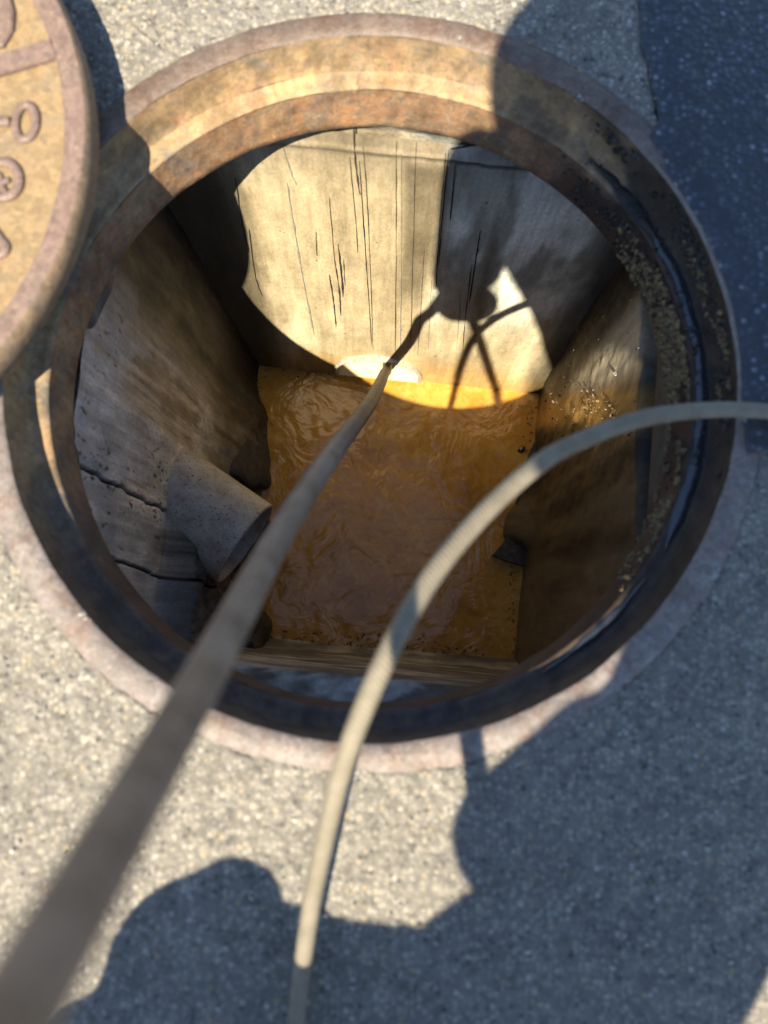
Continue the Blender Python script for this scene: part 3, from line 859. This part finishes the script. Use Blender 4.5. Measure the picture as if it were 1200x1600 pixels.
# clear drops hanging on the splashed right wall
RWD = (NR - FR) / np.linalg.norm(NR - FR); RN = np.array([RWD[1], -RWD[0]])
if (np.array(CEN) - FR) @ RN < 0: RN = -RN
def right_pt(px, py, off=.004):
    q = at(px, py, 1.0); q2 = np.array([q.x, q.y]); D = (FR @ RN) / (q2 @ RN)
    p = q2 * D + RN * off
    return (p[0], p[1], H - D)
dp = [(917, 540), (957, 557), (945, 495), (884, 590), (891, 573), (867, 628), (990, 470), (905, 515), (938, 530), (1000, 545), (880, 640), (920, 700), (872, 655), (930, 610), (965, 585), (898, 548), (950, 640), (985, 520)]
drops = scatter('splash_drops', [right_pt(*p) for p in dp], [.0022 + .002 * rng.random() for _ in dp], MAT['drop'], flat=1, rough=.05)
tag(drops, 'clear water drops splashed on the right wall of the shaft', 'water drops', kind='stuff')
# splashed mud on that wall
sp, sz = [], []
for k in range(240):
    px, py = rng.uniform(850, 1000), rng.uniform(560, 720)
    if rng.random() > math.exp(-((py - 640 - .12 * (px - 900)) / 35) ** 2): continue
    sp.append(right_pt(px, py, .003)); sz.append(.001 + .0026 * rng.random() ** 2)
splash = scatter('mud_splash', sp, sz, MAT['mud'], flat=1.3)
tag(splash, 'brown mud flecks splashed low on the right wall', 'mud', kind='stuff')

# ------------------------------------------------------------------ iron cover lying at the upper left
CZ, CR = .075, .378
cc = Vector((-.669, .487, 0))
cover = thing('manhole_cover', cc, 'rusty round manhole cover with raised rim and lettering, lying beside the hole', 'manhole cover')
lathe('cover_body', [(.352, .0012), (.352, .038), (CR - .002, .040), (CR, .043), (CR + .0008, .060), (CR - .001, CZ - .003), (CR - .004, CZ)], MAT['cover_side'], cover, cc, 300, .0006, 33)
lathe('raised_rim', [(CR - .004, CZ), (CR - .012, CZ + .0005), (.356, CZ), (.3535, CZ - .0015), (.351, CZ - .006)], MAT['cover_raised'], cover, cc, 300, .0005, 34)
V = [(cc.x, cc.y, CZ - .0058)]; Fs = []
lathe('sunk_panel', [(.3525, CZ - .0058), (.30, CZ - .0058), (.2, CZ - .0056), (.1, CZ - .0057), (.0005, CZ - .0058)], MAT['cover_panel'], cover, cc, 200, .0004, 35)
def cover_pt(px, py, z=CZ): return at(px, py, H - z)
def raised(name, outline, z0, z1, mat, parent, bev=.0018):
    P = [Vector((p.x, p.y)) for p in outline]; n = len(P)
    c = sum(P, Vector((0, 0))) / n
    V = [(p.x, p.y, z0) for p in P] + [(p.x, p.y, z1 - bev) for p in P]
    ins = [p + (c - p).normalized() * bev for p in P]
    V += [(p.x, p.y, z1) for p in ins]
    Fs = []
    for i in range(n):
        j = (i + 1) % n
        Fs += [(i, j, n + j, n + i), (n + i, n + j, 2 * n + j, 2 * n + i)]
    Fs.append(tuple(2 * n + i for i in range(n)))
    return mesh_obj(name, V, Fs, mat, parent, smooth=False)
zb_ = CZ - .0062
bar = [cover_pt(*p) for p in ((-400, 215), (-20, 121), (90, 88), (79, 58), (12, 80), (-400, 190))]
raised('raised_bar', bar, zb_, CZ, MAT['cover_raised'], cover)
blk = [cover_pt(*p) for p in ((-220, -60), (-30, 75), (4, 70), (19, 45), (21, 15), (10, -25), (-20, -60))]
raised('raised_boss', blk, zb_, CZ, MAT['cover_raised'], cover)
def glyph(name, pts, w, closed=True, flat=.7):
    P = [cover_pt(*p, CZ - .004) for p in pts]
    path = catmull(P + ([P[0]] if closed else []), 6)
    V, Fs = sweep(path, w, 8, flat, cap=not closed)
    return mesh_obj(name, V, Fs, MAT['cover_raised'], cover)
el = lambda cx, cy, ax, ay, n=16, rot=0: [(cx + ax * math.cos(2 * math.pi * k / n) * math.cos(rot) - ay * math.sin(2 * math.pi * k / n) * math.sin(rot), cy + ax * math.cos(2 * math.pi * k / n) * math.sin(rot) + ay * math.sin(2 * math.pi * k / n) * math.cos(rot)) for k in range(n)]
glyph('raised_letter', el(40, 191, 16, 27, rot=.12), .0048)
glyph('raised_letter', [(-70, 192), (-20, 190), (16, 190)], .0058, False)
glyph('raised_letter', el(4, 281, 26, 28), .0056)
glyph('raised_letter', [(-14, 290), (2, 286), (14, 280)], .0036, False)
glyph('raised_letter', [(2, 286), (6, 296), (10, 299)], .0032, False)
glyph('raised_letter', [(2, 286), (0, 276), (-6, 270)], .0032, False)
glyph('raised_letter', [(-16, 352), (0, 375), (8, 386), (2, 396), (-16, 400)], .0058, False)
glyph('raised_letter', [(-60, 300), (-50, 280), (-60, 262)], .0034, False)

# ------------------------------------------------------------------ hoses
def hose(name, path, r, mat, label, cat, seg=20, flat=1.0):
    V, Fs = sweep(path, r, seg, flat)
    o = mesh_obj(name, V, Fs, mat)
    me = o.data
    uv = me.uv_layers.new(name='UVMap')
    ln = [0.0]
    for a, b in zip(path[:-1], path[1:]): ln.append(ln[-1] + (b - a).length)
    for poly in me.polygons:
        if len(poly.vertices) != 4: continue
        ks = [v % seg for v in poly.vertices]
        wrap = max(ks) == seg - 1 and min(ks) == 0
        for li, v in zip(poly.loop_indices, poly.vertices):
            k = v % seg
            if wrap and k == 0: k = seg
            uv.data[li].uv = (ln[v // seg] / r, k / seg * 6.28)
    return tag(o, label, cat)

HAND = Vector((-.115, -.237, .745))
SHIFT = Vector((.022, .008, 0))
pg = [Vector((.10, -1.5, .012)), Vector((.14, -1.15, .012)), Vector((.10, -.86, .16)), Vector((.015, -.60, .50)), Vector((-.06, -.42, .70)), HAND + Vector((.02, -.05, .02)), HAND]
_a, _b = at(45, 1545, .215), at(300, 1090, .405)
pg += [_a + (_a - _b) * .35]
print('pole', _a, _b, _a + (_a - _b) * .6)
pg += [at(*p) for p in ((45, 1545, .215), (300, 1090, .405), (368, 965, .495), (425, 858, .60), (478, 770, .715), (520, 708, .84), (556, 660, 1.0), (578, 630, 1.19), (592, 603, 1.43), (601, 583, 1.66))]
pg += [pg[-1] + (pg[-1] - pg[-2]) * .55]
pg += [pg[-1] + Vector((0, .10, -.04)), pg[-1] + Vector((.01, .3, -.06))]
hose('grey_hose', catmull(pg, 14), .0117, MAT['hose_grey'], 'long grey scuffed hose dropping from near the camera into the far pipe', 'hose')
ph = [at(*p) for p in ((452, 2150, .7875), (455, 1850, .7875), (461, 1680, .7875), (463, 1600, .785), (470, 1530, .772), (478, 1470, .745), (489, 1400, .705), (510, 1300, .655), (535, 1200, .615), (572, 1098, .585), (622, 990, .58), (682, 890, .595), (758, 800, .615), (838, 728, .64), (900, 692, .665), (1000, 655, .70), (1100, 641, .745), (1200, 643, .776), (1300, 660, .780), (1600, 640, .780))]
hose('braided_hose', catmull(ph, 12), .0083, MAT['hose_braid'], 'pale braided hose arching over the hole and resting on both sides', 'hose')

# ------------------------------------------------------------------ the photographer, just outside the picture; the shadow falls across the pit
def blob(parts, voxel, mat, name, parent, smooth=6):
    """union of tapered limbs as one continuous surface"""
    V = []; Fs = []
    for p in parts:
        pts = [Vector(q[:3]) for q in p]; rad = [q[3] for q in p]
        # round the ends
        path, rr = [], []
        d0 = (pts[1] - pts[0]).normalized(); d1 = (pts[-1] - pts[-2]).normalized()
        for k in (1.0, .85, .5): path.append(pts[0] - d0 * rad[0] * k); rr.append(max(.001, rad[0] * math.sqrt(max(0, 1 - k * k))))
        n_ = 8
        for i in range(len(pts) - 1):
            for k in range(n_):
                t = k / n_; path.append(pts[i].lerp(pts[i + 1], t)); rr.append(rad[i] * (1 - t) + rad[i + 1] * t)
        path.append(pts[-1]); rr.append(rad[-1])
        for k in (.5, .85, 1.0): path.append(pts[-1] + d1 * rad[-1] * k); rr.append(max(.001, rad[-1] * math.sqrt(max(0, 1 - k * k))))
        v, f = sweep(path, rr, 14)
        b = len(V); V += v; Fs += [tuple(i + b for i in q) for q in f]
    o = mesh_obj(name, V, Fs, mat, parent)
    rm = o.modifiers.new('join', 'REMESH'); rm.mode = 'VOXEL'; rm.voxel_size = voxel; rm.use_smooth_shade = True
    sm = o.modifiers.new('soften', 'SMOOTH'); sm.iterations = smooth; sm.factor = .5
    dg = bpy.context.evaluated_depsgraph_get()
    me = bpy.data.meshes.new_from_object(o.evaluated_get(dg))
    o.modifiers.clear(); old = o.data; o.data = me; bpy.data.meshes.remove(old); me.name = name
    return o

man = thing('person', (0, -.80, 0), 'person in dark work clothes bending over the hole with a phone', 'person')
LS, RS = (-.015, -.345, 1.20), (.38, -.45, 1.20)
LE, RE = (-.12, -.165, 1.04), (.36, -.22, .98)
LH, RH = tuple(HAND - SHIFT + Vector((-.012, -.012, .02))), (.045, -.09, .815)
HEADC = Vector((.03, -.23, 1.30))
torso = [(-.02, -.965, .86, .125), (.06, -.88, .93, .13), (.183, -.68, 1.06, .142), (.216, -.515, 1.14, .138), (.22, -.44, 1.20, .10)]
def fingers(base, fwd, across, down, curl, n=4, r=.0085):
    out = []
    f, a, d = Vector(fwd).normalized(), Vector(across).normalized(), Vector(down).normalized()
    for k, ln in zip(range(n), (.9, 1.0, .95, .78)):
        p = Vector(base) + a * (.021 * (k - 1.5)) + f * .035
        q = p + f * .034 * ln + d * .008
        w = q + f * .014 * ln * (1 - curl) + d * .027 * ln
        e = w - f * .018 * ln * curl + d * .016 * ln
        out.append([(*Vector(base), .014), (*p, r), (*q, r * .95), (*w, r * .9), (*e, r * .8)])
    t0 = Vector(base) - a * .03 - f * .01
    out.append([(*Vector(base), .015), (*t0, .0105), (*(t0 + f * .03 + d * .014), .0095), (*(t0 + f * .05 + d * .03), .0085)])
    return out
def lerpv(a, b, t): return tuple(Vector(a).lerp(Vector(b), t))
body = [[(*(HEADC + Vector((0, .02, -.02))), .088), (*(HEADC + Vector((0, -.015, .035))), .094)],
        [(*(HEADC + Vector((-.0, .055, -.055))), .062), (*(HEADC + Vector((0, .075, -.085))), .04)],
        [(*(HEADC + Vector((0, .098, -.01))), .017), (*(HEADC + Vector((0, .112, -.035))), .016)],
        [(*(HEADC + Vector((-.088, -.005, .0))), .012), (*(HEADC + Vector((-.098, -.012, .035))), .016)],
        [(*(HEADC + Vector((.088, -.005, .0))), .012), (*(HEADC + Vector((.098, -.012, .035))), .016)],
        [(.20, -.43, 1.20, .06), (.05, -.29, 1.25, .055)],
        [(*LS, .05), (*LE, .042), (*LH, .028)], [(*RS, .05), (*RE, .042), (*lerpv(RE, RH, .85), .03), (*RH, .028)],
        [(.22, -.44, 1.18, .06), (*LS, .05)], [(.22, -.44, 1.18, .06), (*RS, .05)],
        [(q[0], q[1], q[2], q[3] * .85) for q in torso],
        [(-.09, -.93, .84, .08), (-.30, -.66, .50, .055), (-.28, -.79, .09, .04)],
        [(.05, -.96, .84, .08), (.13, -.67, .48, .055), (.15, -.79, .09, .04)]]
body += [[(*LH, .03), (*(Vector(LH) + Vector((.03, .02, -.02))), .028)]] + [[(LH[0] + .01, LH[1], LH[2] - .01, .045), (LH[0] + .05, LH[1] + .01, LH[2] - .02, .045)]] + fingers(Vector(LH) + Vector((.0, .0, .005)), (.75, .3, -.3), (.35, .85, -.35), (-.1, .0, -1), 1.0)  # fist enlarged to round off the cast shadow
body += [[(*RH, .03), (*(Vector(RH) + Vector((-.02, .015, 0))), .028)]] + fingers(RH, (-.55, -.1, .3), (.1, 1, 0), (-.5, .0, -.35), .7)
blob(body, .0055, MAT['skin'], 'body', man, 3)
blob([torso, [(.22, -.44, 1.18, .085), (*LS, .07), (*LE, .062), (*lerpv(LE, LH, .8), .048)], [(.22, -.44, 1.18, .085), (*RS, .07), (*RE, .06), (*lerpv(RE, RH, .78), .045)], [(-.105, -.215, .83, .045), (-.105, -.19, .95, .055)], [(-.11, -.20, .95, .05), (-.05, -.215, .95, .05)], [(.20, -.43, 1.2, .08), (.15, -.37, 1.24, .065)], [(.0, -.82, 1.0, .10), (-.075, -.80, .93, .06)]], .011, MAT['jacket'], 'jacket', man)  # extra sleeve and hem lumps added to shape the cast shadow
blob([[(-.03, -.975, .88, .13), (-.02, -.95, .83, .125)], [(-.10, -.97, .83, .098), (-.30, -.66, .50, .078), (-.28, -.78, .14, .062)], [(.05, -.97, .83, .098), (.13, -.67, .48, .078), (.15, -.78, .14, .062)], [(-.30, -.655, .49, .085), (-.30, -.65, .46, .07)], [(-.275, -.62, .535, .045), (-.255, -.615, .53, .04)], [(-.37, -.70, .42, .07), (-.35, -.70, .38, .07)], [(-.10, -.83, .72, .07), (-.06, -.80, .735, .065)]], .011, MAT['trousers'], 'trousers', man)  # extra knee and thigh lumps added to make the shadow edge bumpy
for x in (-.28, .15):
    blob([[(x, -.83, .045, .043), (x, -.69, .04, .042), (x, -.62, .034, .032)], [(x, -.79, .06, .05), (x, -.79, .13, .046)]], .008, MAT['shoe'], 'shoe', man)
blob([[(*(HEADC + Vector((0, -.005, .035))), .098), (*(HEADC + Vector((0, -.04, .04))), .094)], [(*(HEADC + Vector((0, -.06, .0))), .07), (*(HEADC + Vector((0, -.07, -.02))), .06)]], .008, MAT['hair'], 'hair', man)
# wide-brimmed hat, added out of view to fill out the cast shadow
hat = thing('shade_hat', HEADC + Vector((0, -.03, .06)), 'wide brimmed grey hat added out of view to widen the cast shadow', 'hat')
hp = []
for k in range(9):
    w = math.pi / 2 * k / 8
    hp.append((max(.001, .112 * math.sin(w)), HEADC.z + .06 + .085 * math.cos(w)))
lathe('hat_crown', hp, MAT['trousers'], hat, (HEADC.x, HEADC.y - .02), 48)
lathe('hat_brim', [(.108, HEADC.z + .062), (.15, HEADC.z + .052), (.19, HEADC.z + .032), (.192, HEADC.z + .028), (.15, HEADC.z + .046), (.108, HEADC.z + .056)], MAT['trousers'], hat, (HEADC.x, HEADC.y - .02), 64, .003)
for s in (-1, 1):
    blob([[(*(HEADC + Vector((.034 * s, .084, .022))), .012), (*(HEADC + Vector((.034 * s, .086, .020))), .012)]], .003, MAT['hair'], 'eye', man, 1)
mth = blob([[(*(HEADC + Vector((-.02, .108, -.068))), .006), (*(HEADC + Vector((.02, .108, -.068))), .006)]], .002, plain('lip', (.3, .12, .1)), 'mouth', man, 1)
rows = [(-.03, .236, .242), (0, .230, .253), (.05, .222, .26), (.1, .208, .274), (.15, .2, .291), (.2, .186, .316), (.225, .178, .336), (.25, .168, .350), (.3, .148, .36), (.34, .132, .362), (.36, .135, .35), (.375, .16, .30)]  # outline of an added, unseen cloth sheet cut to cast a wedge shadow
ys = np.linspace(-.03, .375, 30); Vt = []
for y_ in ys:
    z_ = (y_ + .5) / .635
    for k in range(11):
        x_ = np.interp(y_, [r_[0] for r_ in rows], [r_[1] for r_ in rows]) * (1 - k / 10) + np.interp(y_, [r_[0] for r_ in rows], [r_[2] for r_ in rows]) * k / 10
        Vt.append((x_ - .205 * z_ - SHIFT.x, -.5 + .008 * math.sin(k * 1.1 + z_ * 6) * 0 - SHIFT.y, z_))
shade_cloth = mesh_obj('wedge_shade_cloth', Vt, grid_faces(30, 11), MAT['shade_cloth'])
th_ = shade_cloth.modifiers.new('thickness', 'SOLIDIFY'); th_.thickness = .006; th_.offset = 0
tag(shade_cloth, 'pale cloth sheet added out of view to cast a wedge shadow', 'shade_cloth')
man.location += SHIFT; shade_cloth.location += SHIFT; hat.location += SHIFT
# phone: the lens sits at the camera
phm = thing('phone', (0, -.065, H + .008), 'black phone held flat over the hole', 'phone')
def slab(name, c, sx, sy, sz, mat, parent, bev=.004):
    bm = bmesh.new(); bmesh.ops.create_cube(bm, size=1)
    for v in bm.verts: v.co = Vector((v.co.x * sx, v.co.y * sy, v.co.z * sz))
    bmesh.ops.bevel(bm, geom=list(bm.edges), offset=min(bev, sz * .45), segments=3, affect='EDGES', profile=.5)
    V = [v.co + Vector(c) for v in bm.verts]; Fs = [[q.index for q in f.verts] for f in bm.faces]; bm.free()
    return mesh_obj(name, V, Fs, mat, parent)
slab('phone_case', (.012, -.055, H + .0095), .076, .158, .0085, MAT['phone'], phm)
slab('phone_screen', (.012, -.055, H + .0142), .070, .150, .0008, MAT['phone'], phm, .0003)
print('objects', len(bpy.data.objects), 'tris', sum(len(o.data.loop_triangles) or len(o.data.polygons) * 2 for o in bpy.data.objects if o.type == 'MESH'))
